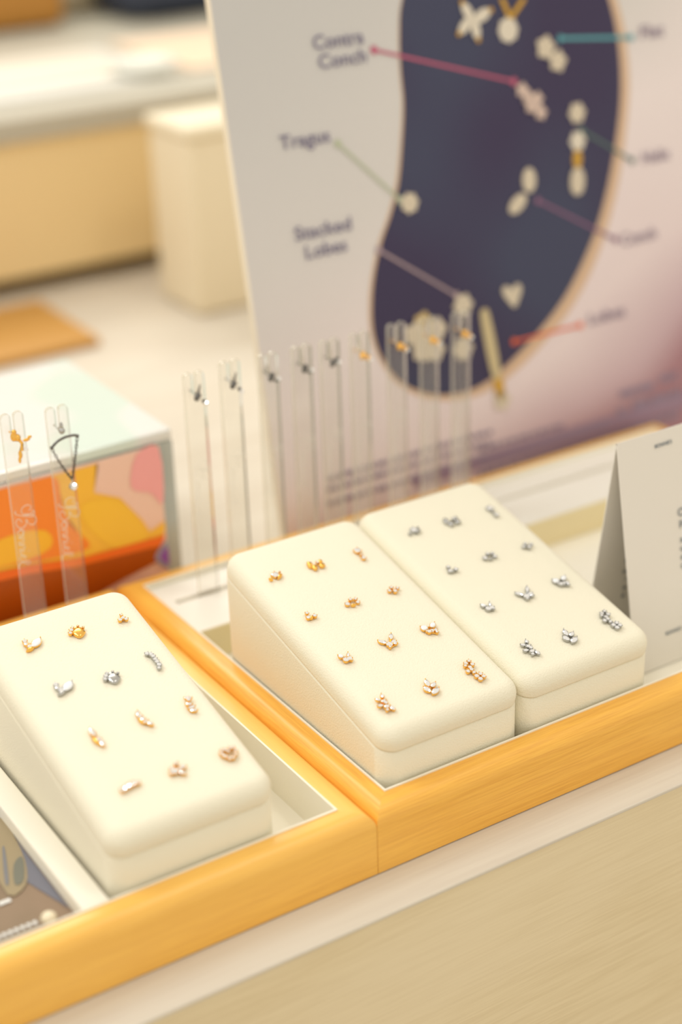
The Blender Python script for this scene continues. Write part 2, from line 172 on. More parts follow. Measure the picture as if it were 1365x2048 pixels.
# ------------------------------------------------------------- trays
T=.0119; H=.0286; LN=.0009; YB=.2375; FZ=.0095
def rail_profile():
    R=.0066; pts=[(0,0.0),(0,H-R)]
    for k in range(1,9): a=math.pi/2*k/8; pts.append((R-R*math.cos(a),H-R+R*math.sin(a)))
    pts+=[(T-LN,H-.0002),(T-LN,0.0)]; return pts
def tray(label,x0,x1):
    t=thing('bamboo_tray',label,'tray',((x0+x1)/2,YB/2,0)); cx,cy=(x0+x1)/2,YB/2
    P=rail_profile(); g=.00012
    def ring(i,o,z):  # corner i offset inward by o
        xs=(x0+g+o,x1-g-o,x1-g-o,x0+g+o)[i]; ys=(o,o,YB-o,YB-o)[i]; return (xs-cx,ys-cy,z+.0002)
    for i,mk in ((0,'bamboo_x'),(1,'bamboo_y'),(2,'bamboo_x'),(3,'bamboo_y')):
        j=(i+1)%4; bm=B(); a=[bm.verts.new(ring(i,o,z)) for o,z in P]; b=[bm.verts.new(ring(j,o,z)) for o,z in P]; n=len(P)
        for k in range(n): bm.faces.new([a[k],a[(k+1)%n],b[(k+1)%n],b[k]])
        bm.faces.new(a[::-1]); bm.faces.new(b); link('rail',bm,M[mk],t,50)
    bm=B(); e=T-LN
    X0,X1,Y0,Y1=x0+e-cx,x1-e-cx,e-cy,YB-e-cy
    box(bm,X0+g,X1-g,Y0,Y0+LN,FZ,H+.0006); box(bm,X0+g,X1-g,Y1-LN,Y1,FZ,H+.0006); box(bm,X0+g,X0+g+LN,Y0+LN,Y1-LN,FZ,H+.0006); box(bm,X1-g-LN,X1-g,Y0+LN,Y1-LN,FZ,H+.0006)
    box(bm,X0+g,X1-g,Y0,Y1,FZ-.001,FZ)
    link('liner',bm,M['liner'],t)
    bm=B(); box(bm,X0+g,X1-g,Y0+.0005,Y1-.0005,.0006,FZ-.0012); link('base_board',bm,M['bamboo_x'],t)
    return t
tray('bamboo tray holding two cream earring pads and the folded card',0,.36)
tray('bamboo tray holding one cream pad, left of the other tray',-.36,0)
STEP=mat('painted_bounce_yellow',(.86,.75,.47),.6)  # yellow bounce shade of the sheltered block front, painted as a thin plate
def slotted(label,x0,x1):
    """white block with one long groove that takes the acrylic strips"""
    bm=B(); ys0,ys1=.2036,.2074; zt=.0262; y0,y1=.1730,YB-T-.0003
    X0,X1=x0+.0006,x1-.0006; gx0,gx1=X0+.006,X1-.03
    c=((X0+X1)/2,(y0+y1)/2,FZ+.0002)
    def bb(a,b,p,q,r,s): box(bm,a-c[0],b-c[0],p-c[1],q-c[1],r-c[2],s-c[2])
    bb(X0,X1,y0,y1,FZ+.0002,.0215); bb(X0,X1,y0,ys0,.0215,zt); bb(X0,X1,ys1,y1,.0215,zt); bb(X0,gx0,ys0,ys1,.0215,zt); bb(gx1,X1,ys0,ys1,.0215,zt)
    o=link('slotted_block',bm,M['white_block']); o.location=c; tag(o,label,'display block')
    bm=B(); box(bm,X0-c[0],X1-c[0],y0-.0006-c[1],y0-.0001-c[1],0,zt-.0004-c[2]); link('front_face_shade',bm,STEP,o); return o
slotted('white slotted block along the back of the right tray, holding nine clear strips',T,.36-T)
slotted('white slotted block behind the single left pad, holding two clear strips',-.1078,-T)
bm=B(); box(bm,-.0055,.0055,-.1055,.1055,0,H-FZ-.001,bev=.0008); o=link('padded_divider',bm,M['liner'],None,40); o.location=(-.1139,.119,FZ+.0003)
tag(o,'white divider bar between the left pad and the dark photo card','divider')
# ------------------------------------------------------------- wedge pads
TH=math.atan(.2213); NV=Vector((0,-math.sin(TH),math.cos(TH))); SV=Vector((0,math.cos(TH),math.sin(TH)))
def zs(y): return .0425+.2213*(y-.0135)
def rrect(x0,x1,y0,y1,r,n=7):
    out=[]
    for cx,cy,a0 in ((x0+r,y0+r,180),(x1-r,y0+r,270),(x1-r,y1-r,0),(x0+r,y1-r,90)):
        for k in range(n+1):
            a=math.radians(a0+90*k/n); out.append((cx+r*math.cos(a),cy+r*math.sin(a)))
    return out
def wedge_pad(label,x0,x1,y0=.0137,y1=.1445):
    c=Vector(((x0+x1)/2,(y0+y1)/2,FZ+.0002)); t=thing('earring_pad',label,'display pad',c,'cream wedge earring pads')
    R=.0078
    def loops(specs):
        bm=B(); prev=None; first=None
        for inset,f in specs:
            rr=max(R-inset,.0012); L=[bm.verts.new(Vector(f(x,y))-c) for x,y in rrect(x0+inset,x1-inset,y0+inset,y1-inset,rr)]
            if prev:
                n=len(L)
                for i in range(n): bm.faces.new([prev[i],prev[(i+1)%n],L[(i+1)%n],L[i]])
            else: first=L
            prev=L
        bm.faces.new(first[::-1]); bm.faces.new(prev); return bm
    bm=loops([(0.0006,lambda x,y:(x,y,FZ+.0002)),(0.0,lambda x,y:(x,y,FZ+.0012)),(0.0,lambda x,y:(x,y,zs(y)-.0009)),(0.0005,lambda x,y:(x,y,zs(y)-.0002))])
    link('base',bm,M['velvet'],t,35)
    up=lambda h:(lambda x,y:Vector((x,y,zs(y)))+NV*h)
    sp=[(.0007,up(0.0))]; r=.0068; hh=.0105
    sp.append((.0001,up(.0004))); sp.append((.0,up(.0012)))
    for k in range(0,9):
        a=math.pi/2*k/8; sp.append((r*(1-math.cos(a))*.95, up(hh-.0006-r*(1-math.sin(a)) if False else (hh-.0004)-(hh-.0004-.0034)*(1-math.sin(a)))))
    sp.append((.012,up(hh))); 
    bm=loops(sp); link('cushion',bm,M['velvet'],t,60)
    return t
wedge_pad('cream wedge pad set with yellow gold earring studs, middle of the three',.0129,.0826)
wedge_pad('cream wedge pad set with silver earring studs, beside the folded card',.0832,.1546)
wedge_pad('cream wedge pad on its own in the left tray, gold and silver studs mixed',-.1066,-.0360)
# ------------------------------------------------------------- studs
TOP0=Vector((0,.0135,.0425))+NV*.0105
PADM=Matrix(((1,0,0),(0,SV.y,NV.y),(0,SV.z,NV.z)))   # local x,v,n -> world
def gem_mesh(outline,zc,hh):
    """table-cut stone from a convex outline (mm)"""
    bm=B(); cx=sum(p[0] for p in outline)/len(outline); cy=sum(p[1] for p in outline)/len(outline); mm=.001; n=len(outline)
    def L(s,z,sh=0): return [bm.verts.new((((x-cx)*s+cx)*mm,((y-cy)*s+cy)*mm,z*mm)) for x,y in outline]
    a=L(.45,zc-hh*.9); b=L(1,zc-.02); g=L(1,zc+.06); t=L(.58,zc+hh*.55)
    for P,Q in ((a,b),(b,g)):
        for i in range(n): bm.faces.new([P[i],P[(i+1)%n],Q[(i+1)%n],Q[i]])
    for i in range(n):
        bm.faces.new([g[i],g[(i+1)%n],t[(i+1)%n]]); bm.faces.new([g[i],t[(i+1)%n],t[i]])
    bm.faces.new(t); bm.faces.new(a[::-1]); return bm
def outline_of(s):
    if s[0]=='r':
        _,x,y,r=s; n=8; r=r*.68; return [(x+r*math.cos(2*math.pi*k/n+.2),y+r*math.sin(2*math.pi*k/n+.2)) for k in range(n)]
    if s[0]=='q':
        _,x,y,d,a=s; a=math.radians(a); h=d/2; c=.25*h; pts=[(-h+c,-h),(h-c,-h),(h,-h+c),(h,h-c),(h-c,h),(-h+c,h),(-h,h-c),(-h,-h+c)]
        return [(x+p*math.cos(a)-q*math.sin(a),y+p*math.sin(a)+q*math.cos(a)) for p,q in pts]
    _,x1,y1,x2,y2,w=s; L=math.hypot(x2-x1,y2-y1); 
    ux,uy=(x2-x1)/L,(y2-y1)/L; cx,cy=(x1+x2)/2,(y1+y2)/2; L=max(L,w*.8)+.3; n=7; pts=[]; w=w*{'m':.64,'o':.8,'g':.95,'p':.7}[s[0]]
    for k in range(n): t=-1+2*k/n; pts.append((t*L/2,-w/2*(1-t*t)**.95))
    for k in range(n): t=1-2*k/n; pts.append((t*L/2,w/2*(1-t*t)**.95))
    return [(cx+p*ux-q*uy,cy+p*uy+q*ux) for p,q in pts]
def grow(o,d):
    cx=sum(p[0] for p in o)/len(o); cy=sum(p[1] for p in o)/len(o); out=[]
    for x,y in o:
        l=math.hypot(x-cx,y-cy) or 1; out.append((x+(x-cx)/l*d,y+(y-cy)/l*d))
    return out
def cup(bm,o,z0,z1,wall=.16):
    mm=.001; n=len(o); A=grow(o,wall*.2); Bo=grow(o,wall); 
    rings=[[bm.verts.new((x*mm,y*mm,z*mm)) for x,y in q] for q,z in ((grow(o,-.15),z0),(A,z0),(Bo,z1-.25),(Bo,z1),(o,z1),(o,z1-.3))]
    for P,Q in zip(rings,rings[1:]):
        for i in range(n): bm.faces.new([P[i],P[(i+1)%n],Q[(i+1)%n],Q[i]])
    bm.faces.new(rings[0][::-1]); bm.faces.new(rings[-1])
def build_stud(kind,metal,label,group,at):
    st=KINDS[kind]; t=thing('stud_earring',label,'earring',TOP0+Vector((at[0]*.001,0,0))+SV*at[1]*.001+NV*.00005,group)
    t.rotation_euler=PADM.to_euler(); t.scale=(1,1,1)
    bm=B(); base=.35; cxs=[];
    for i,s in enumerate(st):
        o=outline_of(s); zc=1.35+.12*((i*7)%3)
        if s[0]=='g': continue
        cup(bm,o,base,zc-.05)
        cx=sum(p[0] for p in o)/len(o); cy=sum(p[1] for p in o)/len(o); cxs.append((cx,cy))
        if s[0]=='r':
            R=s[3]*.68+.08
            for k in range(4):
                a=math.pi/4+math.pi/2*k+.3*i; blob(bm,((cx+R*math.cos(a))*.001,(cy+R*math.sin(a))*.001,(zc+.12)*.001),.00022,u=6,v=4)
        elif s[0] in 'mo':
            for (x,y) in (grow(o,.05)[0],grow(o,.05)[len(o)//2]): blob(bm,(x*.001,y*.001,(zc+.15)*.001),.00026,sz=1.5,u=6,v=4)
        elif s[0]=='q':
            for k in (0,2,4,6): x,y=grow(o,.05)[k]; blob(bm,(x*.001,y*.001,(zc+.15)*.001),.00024,sz=1.6,u=6,v=4)
    # bars joining the cups, and the post going down into the pad
    P=cxs or [(0,0)]
    for a,b in zip(P,P[1:]): tube(bm,[(a[0]*.001,a[1]*.001,.0006),(b[0]*.001,b[1]*.001,.0006)],.0004,6)
    px,py=P[len(P)//2]; tube(bm,[(px*.001,py*.001,.0006),(px*.001,py*.001,-.0002)],.0004,6)
    link('setting',bm,metal,t,40)
    for i,s in enumerate(st):
        o=outline_of(s); zc=1.35+.12*((i*7)%3)
        if s[0]=='g':
            bm=B(); n=len(o); mm=.001; cx=sum(p[0] for p in o)/n; cy=sum(p[1] for p in o)/n
            rr=[[bm.verts.new((((x-cx)*k+cx)*mm,((y-cy)*k+cy)*mm,z*mm)) for x,y in o] for k,z in ((.9,.2),(1.02,.5),(1.02,1.1),(.9,1.5),(.6,1.75),(.25,1.85))]
            for A,Q in zip(rr,rr[1:]):
                for i2 in range(n): bm.faces.new([A[i2],A[(i2+1)%n],Q[(i2+1)%n],Q[i2]])
            bm.faces.new(rr[0][::-1]); bm.faces.new(rr[-1]); link('petal' if kind!='beetle' else 'body',bm,metal,t,40)
        elif s[0]=='o':
            bm=B(); n=len(o); mm=.001; cx=sum(p[0] for p in o)/n; cy=sum(p[1] for p in o)/n
            rr=[[bm.verts.new((((x-cx)*k+cx)*mm,((y-cy)*k+cy)*mm,z*mm)) for x,y in o] for k,z in ((.97,1.0),(.97,zc),(.85,zc+.3),(.6,zc+.5),(.25,zc+.58))]
            for A,Q in zip(rr,rr[1:]):
                for i2 in range(n): bm.faces.new([A[i2],A[(i2+1)%n],Q[(i2+1)%n],Q[i2]])
            bm.faces.new(rr[0][::-1]); bm.faces.new(rr[-1]); link('opal',bm,M['opal'],t,50)
        else:
            link('gemstone',gem_mesh(grow(o,-.03),zc,.62 if s[0]=='r' else .5),M['gem'],t)
    return t
DESC={
'crown':'square crystal stud between two leaves',
'bow':'fluted bow shaped stud',
'pair':'two crystal stud',
'trio':'small three crystal stud',
'arc':'curved four crystal stud',
'quad':'little square crystal stud',
'smallbloom':'smallest flower stud',
'bloom':'flower stud with a long petal',
'opalbloom':'flower stud with two big petals',
'sprig':'branching leafy crystal stud',
'leaves':'stud of four pointed leaves',
'daisies':'long stud of joined crystal flowers'}
PLACE={'crown':'back left corner','bow':'middle of the back row','pair':'back right corner','trio':'left end of the second row','arc':'middle of the second row','quad':'right end of the second row','smallbloom':'left end of the third row','bloom':'middle of the third row','opalbloom':'right end of the third row','sprig':'front left corner','leaves':'middle of the front row','daisies':'front right corner'}
for k in DESC:
    build_stud(k,M['gold'],'gold '+DESC[k]+', '+PLACE[k]+' of middle pad','gold studs on the middle pad',GOLD_AT[k])
for k in DESC:
    build_stud(k,M['silver'],'silver '+DESC[k]+', '+PLACE[k]+' of right pad','silver studs on the right pad',SILVER_AT[k])
LG='studs on the left pad'
LD={'moon':'gold stud with white oval stone, back left corner of the left pad','beetle':'plain polished gold oval stud, middle of the back row of left pad','trefoil':'tiny gold cluster stud, back right corner of the left pad','slant':'slim slanting gold stud with two crystals on the left pad','fern':'gold fern shaped crystal stud near the centre of the left pad','twist':'gold stud of stacked bar crystals near the left pad right edge','caterpillar':'straight gold stud of round crystals, front left of the left pad','posy':'gold flower stud with a big crystal, middle of left pad front row','heart':'open gold heart stud, front right of the left pad'}
for k,l in LD.items(): build_stud(k,M['gold'],l,LG,GOLD_AT[k])
build_stud('bar',M['silver'],'curved silver bar stud of small crystals, right edge of left pad',LG,GOLD_AT['bar'])
build_stud('moon',M['silver'],'silver stud with white oval stone, second row of the left pad',LG,LEFT_SILVER_AT['moon'])
build_stud('beetle',M['silver'],'plain polished silver oval stud, second row of the left pad',LG,LEFT_SILVER_AT['beetle'])
# ------------------------------------------------------------- clear strips with hanging earrings
SW=.0106; ST_T=.0024
def strip_outline(h):
    r=.0021; sl=.0008; d=.0105; p=[(0,0)]; w=SW
    p+=[(w,0),(w,h-r)]
    for k in range(1,6): a=math.pi/2*k/5; p.append((w-r+r*math.cos(a),h-r+r*math.sin(a)))
    xm=w*.5
    p.append((xm+sl+.0018,h))
    for k in range(1,5): a=math.pi/2*k/4; p.append((xm+sl+.0018-.0018*math.sin(a),h-.0018+.0018*math.cos(a)))
    for k in range(0,5): a=math.pi*k/4; p.append((xm+sl*math.cos(a)*1.0,h-d-sl*math.sin(a)))
    for k in range(0,5): a=math.pi/2*k/4; p.append((xm-sl-.0018+.0018*math.cos(a),h-.0018+.0018*math.sin(a)))
    for k in range(0,6): a=math.pi/2*k/5; p.append((r-r*math.sin(a),h-r+r*math.cos(a)))
    return p
# handwriting of the engraved word, drawn as strokes (u along the word, v upwards)
SCRIPT=[[(1.2,5.2),(.2,6.2),(-.8,5.0),(-.4,3.2),(1.2,2.6),(2.6,3.8),(2.6,5.6),(1.6,6.6),(2.2,7.0),(3.6,6.4),(3.2,4.6),(2.2,2.0),(1.0,.3),(.2,.8)],
[(2.0,3.6),(3.2,6.4),(5.2,7.4),(6.6,6.2),(5.8,4.6),(4.0,3.9),(6.0,3.6),(6.8,2.0),(5.6,.5),(3.8,.4),(3.4,1.6),(4.8,2.3)],
[(7.0,1.2),(7.8,2.6),(9.0,2.2),(9.0,.8),(7.9,.4),(7.5,1.6),(8.6,2.4),(9.8,2.2)],
[(10.0,2.4),(9.9,.4),(10.8,2.2),(11.6,2.2),(11.7,.4),(12.1,.5)],
[(12.6,2.4),(12.5,.4),(13.4,2.2),(14.2,2.2),(14.3,.4),(14.8,.6)],
[(15.2,2.2),(15.1,.5),(15.9,.5),(16.6,1.6),(17.4,2.3),(17.6,1.5),(16.6,1.1),(16.9,.3),(18.2,.3),(19.4,1.6),(20.2,3.0),(19.4,3.4),(18.8,1.6),(19.6,-.4),(21.2,-.6)],
[(15.4,3.3),(15.5,3.6)]]
strip_mesh={}
def make_strip(x,h0,label,group):
    z0=.0217; h=h0-z0; t=thing('acrylic_strip',label,'earring holder',(x+SW/2,.2055,z0),group)
    bm=B(); prism(bm,strip_outline(h),lambda a,b,d:(a-SW/2,d,b),-ST_T/2,ST_T/2,0,1); link('strip',bm,[M['acrylic'],M['acrylic_edge']],t,40)
    bm=B(); sc=.00138; top=h-.046
    for s in SCRIPT:
        pts=spline([(v*sc-.0048,-ST_T/2-.00008,top-u*sc) for u,v in s],4); tube(bm,pts,.00016,5)
    link('engraved_script',bm,M['engraved'],t,60); return t
def hang_post(bm,c,ball=.0014):
    """threaded post through the slot with a ball behind"""
    tube(bm,[(c[0],c[1]-.0036,c[2]),(c[0],c[1]+.0046,c[2])],.00045,8); blob(bm,(c[0],c[1]-.0040,c[2]),ball)
SG='clear strips in the right tray'
order=['first','second','third','fourth','fifth','sixth','seventh','eighth','ninth']
strips=[]
strips.append(make_strip(*STANDS[0],'clear acrylic strip with a gold leafy earring, at the photo left edge','clear strips in the left tray'))
strips.append(make_strip(*STANDS[1],'clear acrylic strip behind left pad with a silver chain earring','clear strips in the left tray'))
for i,(x,h) in enumerate(STANDS[2:]):
    strips.append(make_strip(x,h,'clear acrylic strip in the right tray, %s from the left'%order[i] if i else 'clear acrylic strip in the right tray, leftmost, standing clear of the pad',SG))
def hx(i): x,h=STANDS[i]; return Vector((x+SW/2,.2055,h-.0105))
def hanger(label,i,group=None): return thing('hanging_earring',label,'earring',hx(i),group)
def gem_at(bm_c,r,parent,ax='y'):
    o=[(r*1000*math.cos(2*math.pi*k/8),r*1000*math.sin(2*math.pi*k/8)) for k in range(8)]
    g=link('gemstone',gem_mesh(o,0,r*700),M['gem'],parent); g.location=bm_c; g.rotation_euler=(math.radians(80),0,math.radians(-25)); return g
# left, gold leaf drop
t=hanger('gold earring with a ball and leafy drop on the leftmost strip',0)
bm=B(); hang_post(bm,(0,0,0),.0017); blob(bm,(-.0014,-.0042,.0008),.0017,1,.6,1.3); blob(bm,(-.0012,-.0042,.0030),.0012)
tube(bm,[(0,-.004,0),(.0018,-.0046,-.0030),(.0012,-.0046,-.0062)],[.0009,.0007,.0010],8)
blob(bm,(.0040,-.0046,-.0018),.0011,1.6,.5,.7); blob(bm,(.0056,-.0046,-.0008),.0009,1.2,.5,.8); blob(bm,(.0004,-.0046,-.0080),.0012,.8,.5,1.8); blob(bm,(-.0002,-.0046,-.0105),.0010,.7,.5,1.6)
link('setting',bm,M['gold'],t,60); gem_at((.0028,-.0060,-.0056),.0012,t)
# silver bar with chain
t=hanger('dark silver bar earring with a drooping chain and crystal, second strip',1)
bm=B(); hang_post(bm,(0,0,0),.0015); blob(bm,(0,-.0040,.0024),.0011,.8,.7,1.7); link('post',bm,M['silver'],t,60)
bm=B(); pts=spline([(-.0058,-.0050,-.0062),(-.003,-.0052,-.0040),(.001,-.0052,-.0029),(.005,-.0052,-.0030),(.0064,-.0052,-.0037)],6); tube(bm,pts,.00062,8); blob(bm,(-.0060,-.005,-.0064),.0009); blob(bm,(.0066,-.0052,-.0038),.0009); link('bar',bm,M['dark_silver'],t,60)
bm=B()
def chain(a,b,sag,n):
    a,b=Vector(a),Vector(b)
    for k in range(n):
        f=(k+.5)/n; c=a.lerp(b,f)+Vector((0,0,-sag*math.sin(math.pi*f))); d=(b-a).normalized(); up=Vector((0,1,0)) if k%2 else d.cross(Vector((0,1,0))); L=(b-a).length/n*.72
        tube(bm,[c+d*L*math.cos(q*math.pi/4)+up*L*.55*math.sin(q*math.pi/4) for q in range(8)],.00022,5,closed=True)
chain((-.0060,-.0052,-.0070),(.0018,-.0054,-.0235),.0012,13); chain((.0064,-.0054,-.0045),(.0020,-.0054,-.0235),.0006,13); link('chain',bm,M['dark_silver'],t,60)
bm=B(); tube(bm,[(.0019,-.0054,-.0235),(.0019,-.0054,-.0252)],.0004,6)
for k in range(4): a=math.pi/2*k; blob(bm,(.0019+.0018*math.cos(a),-.0060,-.0272+.0018*math.sin(a)),.0004,u=6,v=4)
tube(bm,[(.0019+.0017*math.cos(a),-.0054,-.0272+.0017*math.sin(a)) for a in [2*math.pi*q/10 for q in range(10)]],.0003,5,closed=True)
link('setting',bm,M['silver'],t,60); gem_at((.0019,-.0062,-.0272),.0017,t)
def small_stud(i,label,metal,style,group):
    t=hanger(label,i,group); bm=B(); hang_post(bm,(0,0,0),.0014); blob(bm,(-.0012,-.0046,-.0008),.0015,1,.7,1.1)
    if style==0: tube(bm,[(0,-.004,.001),(.001,-.0045,.0055)],[.0007,.0003],6); blob(bm,(.0022,-.0048,-.0030),.0010)
    if style==1: blob(bm,(-.0004,-.0046,.0012),.0010); blob(bm,(.0014,-.0046,-.0024),.0009); blob(bm,(.0030,-.0046,-.0026),.0008)
    if style==2: blob(bm,(.0022,-.0048,-.0022),.0016,1,.7,1)
    if style==3: blob(bm,(.0014,-.0046,.0014),.0010); blob(bm,(.0018,-.0046,-.0012),.0008)
    link('setting',bm,metal,t,60)
    gem_at({0:(.0027,-.0060,-.0042),1:(.0026,-.0058,-.0014),2:(.0026,-.0060,-.0026),3:(.0020,-.0058,-.0002)}[style],.0011,t)
HG='earrings in the notches of the right tray strips'
small_stud(2,'silver earring with a spike and crystal on the strip left of middle pad',M['dark_silver'],0,HG)
small_stud(3,'silver earring with a tall spike on the second strip from left, right tray',M['dark_silver'],0,HG)
small_stud(4,'silver earring with two beads, strip at the printed board left edge',M['dark_silver'],1,HG)
small_stud(5,'silver earring with two beads, fourth strip of the right tray',M['dark_silver'],1,HG)
small_stud(6,'silver earring with a gold bead, fifth strip of the right tray',M['dark_silver'],3,HG)
small_stud(7,'gold two bead earring on the strip just left of the navy ear shape',M['gold'],2,HG)
small_stud(8,'gold two bead earring on the leftmost strip over the navy ear shape',M['gold'],2,HG)
small_stud(9,'gold two bead earring on the strip in front of the printed flower',M['gold'],2,HG)
small_stud(10,'gold bead and crystal earring on the rightmost clear strip',M['gold'],2,HG)
# ------------------------------------------------------------- printed board
AL=math.radians(9.894); BU=Vector((0,math.sin(AL),math.cos(AL))); BNv=Vector((0,-math.cos(AL),math.sin(AL)))
b0=Vector((.1063,.2455,0))
bd=thing('printed_board','tall white and lilac printed board with a navy ear shape and piercing names','sign board',b0)
bm_m=Matrix(((1,0,0),(0,BU.y,BNv.y),(0,BU.z,BNv.z))); bd.rotation_euler=bm_m.to_euler()
# board local: x right, y up the board, z out of the face
def mm(p,z=0.0): return (p[0]*.001,p[1]*.001,z)
def boardmat():
    m=bpy.data.materials.new('printed_gradient'); m.use_nodes=True; nt=m.node_tree; b=nt.nodes['Principled BSDF']; L=nt.links.new; b.inputs['Roughness'].default_value=.6; b.inputs['Specular IOR Level'].default_value=.2
    tc=nt.nodes.new('ShaderNodeTexCoord'); sp=nt.nodes.new('ShaderNodeSeparateXYZ'); L(tc.outputs['Object'],sp.inputs[0])
    def mth(op,a,b2):
        n=nt.nodes.new('ShaderNodeMath'); n.operation=op
        for i,v in enumerate((a,b2)):
            if isinstance(v,(int,float)): n.inputs[i].default_value=v
            else: L(v,n.inputs[i])
        return n.outputs[0]
    # lilac wash: stronger low and right
    x,y=sp.outputs[0],sp.outputs[1]
    n=nt.nodes.new('ShaderNodeTexNoise'); n.inputs['Scale'].default_value=9; n.inputs['Detail'].default_value=1; L(tc.outputs['Object'],n.inputs['Vector'])
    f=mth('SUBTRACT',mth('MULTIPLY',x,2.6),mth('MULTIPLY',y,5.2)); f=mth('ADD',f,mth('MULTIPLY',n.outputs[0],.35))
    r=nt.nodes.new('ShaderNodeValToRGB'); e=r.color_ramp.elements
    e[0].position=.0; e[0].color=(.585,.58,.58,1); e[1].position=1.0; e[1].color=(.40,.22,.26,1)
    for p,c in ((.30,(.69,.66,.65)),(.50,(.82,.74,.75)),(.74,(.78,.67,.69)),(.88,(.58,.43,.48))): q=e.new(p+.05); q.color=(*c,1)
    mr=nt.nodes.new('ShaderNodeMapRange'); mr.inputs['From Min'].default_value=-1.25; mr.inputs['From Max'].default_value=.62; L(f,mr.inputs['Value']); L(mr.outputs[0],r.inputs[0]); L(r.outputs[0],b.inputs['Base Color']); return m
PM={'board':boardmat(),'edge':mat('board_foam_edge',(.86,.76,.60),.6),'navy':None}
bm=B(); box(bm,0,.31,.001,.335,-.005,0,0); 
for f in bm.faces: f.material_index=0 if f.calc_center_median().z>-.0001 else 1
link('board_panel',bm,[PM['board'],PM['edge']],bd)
bm=B(); poly_pts=[(.10,.0),(.20,.0),(.15,.22)]
box(bm,.13,.17,.02,.24,-.0075,-.0055); 
link('easel_back',bm,PM['edge'],bd)
bm=B(); 
v=[(.13,.001,-.055),(.17,.001,-.055),(.17,.006,-.057),(.13,.006,-.057),(.13,.22,-.0075),(.17,.22,-.0075),(.17,.224,-.0095),(.13,.224,-.0095)]
vs=[bm.verts.new(p) for p in v]
for q in ((0,1,2,3),(4,5,6,7),(0,1,5,4),(1,2,6,5),(2,3,7,6),(3,0,4,7)): bm.faces.new([vs[i] for i in q])
sl=link('easel_leg',bm,PM['edge'],bd); sl.location=(0,.012,0)
def flat(name,pts,m,z,sm=0,parent=bd):
    P=[Vector((a,b,0)) for a,b in pts]
    if sm: P=spline(P,sm,True)
    bm=B(); f=bm.faces.new([bm.verts.new((p.x*.001,p.y*.001,z)) for p in P]); bmesh.ops.triangulate(bm,faces=[f]); return link(name,bm,m,parent)
def inkmat(name,c,rough=.6): return mat(name,c,rough,spec=.15)
flat('ear_halo',BOARD['halo'],inkmat('peach_halo',(.66,.47,.33)),.0002,4)
def navym():
    m=mat('navy_print',(.05,.05,.08),.6,spec=.15); nt=m.node_tree; b=nt.nodes['Principled BSDF']; L=nt.links.new
    tc=nt.nodes.new('ShaderNodeTexCoord'); n=nt.nodes.new('ShaderNodeTexNoise'); n.inputs['Scale'].default_value=11; n.inputs['Detail'].default_value=0; L(tc.outputs['Object'],n.inputs['Vector'])
    r=nt.nodes.new('ShaderNodeValToRGB'); e=r.color_ramp.elements; e[0].position=.35; e[0].color=(.060,.050,.100,1); e[1].position=.65; e[1].color=(.066,.072,.125,1); L(n.outputs[0],r.inputs[0]); L(r.outputs[0],b.inputs['Base Color']); return m
flat('ear_print',BOARD['ear'],navym(),.0004,4)
def strokem(name,a,b,w,col,dots=(1,1),dr=2.1):
    a=Vector((*a,0));b=Vector((*b,0)); d=(b-a).normalized(); n=Vector((-d.y,d.x,0)); bm=B()
    bm.faces.new([bm.verts.new(((a+n*w/2)*.001)+Vector((0,0,.0007))),bm.verts.new(((a-n*w/2)*.001)+Vector((0,0,.0007))),bm.verts.new(((b-n*w/2)*.001)+Vector((0,0,.0007))),bm.verts.new(((b+n*w/2)*.001)+Vector((0,0,.0007)))])
    for q,on in zip((a,b),dots):
        if on: bm.faces.new([bm.verts.new(((q+Vector((math.cos(k*math.pi/8),math.sin(k*math.pi/8),0))*dr)*.001)+Vector((0,0,.0008))) for k in range(16)])
    return link(name,bm,mat('ink_'+name,col,.5),bd)
LC=dict(contra=(.52,.11,.20),flat=(.10,.36,.42),helix=(.10,.17,.15),tragus=(.48,.52,.38),lobes=(.42,.31,.34),conch=(.26,.12,.22),lobe2=(.80,.13,.03))
for k,(a,b) in BOARD['lines'].items(): strokem('leader_line',a,b,1.5 if k!='flat' else 2.0,LC[k],(1,1),2.0 if k not in('contra','tragus') else 2.2)
pearl=inkmat('pearl_print',(.66,.58,.46)); pearl2=inkmat('pearl_print_pale',(.72,.66,.56)); goldp=inkmat('gold_print',(.62,.36,.06))
G=BOARD['gems']
def pflower(name,c,r,n=6,m=pearl,k=.18,z=.0010):
    P=[(c[0]+r*(1+k*math.cos(n*a))*math.cos(a),c[1]+r*(1+k*math.cos(n*a))*math.sin(a)) for a in [2*math.pi*i/36 for i in range(36)]]
    return flat(name,P,m,z)
def pell(name,a,b,w,m=pearl,z=.0010,tip=1.0):
    a=Vector((*a,0));b=Vector((*b,0)); L=(b-a).length/2; d=(b-a).normalized(); n=Vector((-d.y,d.x,0)); c=(a+b)/2
    P=[c+d*L*math.cos(q)+n*w/2*math.copysign(abs(math.sin(q))**tip,math.sin(q))for q in [2*math.pi*i/24 for i in range(24)]]
    return flat(name,[(p.x,p.y) for p in P],m,z)
bf=G['butterfly']; ctr_=bf[1]
pell('printed_jewel',ctr_,bf[0],6,pearl2,.0011,1.2); pell('printed_jewel',ctr_,bf[2],6.5,pearl2,.0011,1.2); pell('printed_jewel',(ctr_[0]-1,ctr_[1]+2),bf[6],6,pearl2,.0012,1.1); pell('printed_jewel',(ctr_[0],ctr_[1]+2),bf[4],6,pearl2,.0012,1.1)
for q in (bf[0],bf[2],bf[4],bf[6]): pflower('printed_jewel',q,1.4,4,goldp,0,.0013)
for k_ in ('chainl','chainr'):
    a,b=G[k_]
    for i in range(7):
        f=i/6; c=(a[0]+(b[0]-a[0])*f,a[1]+(b[1]-a[1])*f); pflower('printed_chain',c,1.5,4,goldp,0,.0010+.0001*(i%2))
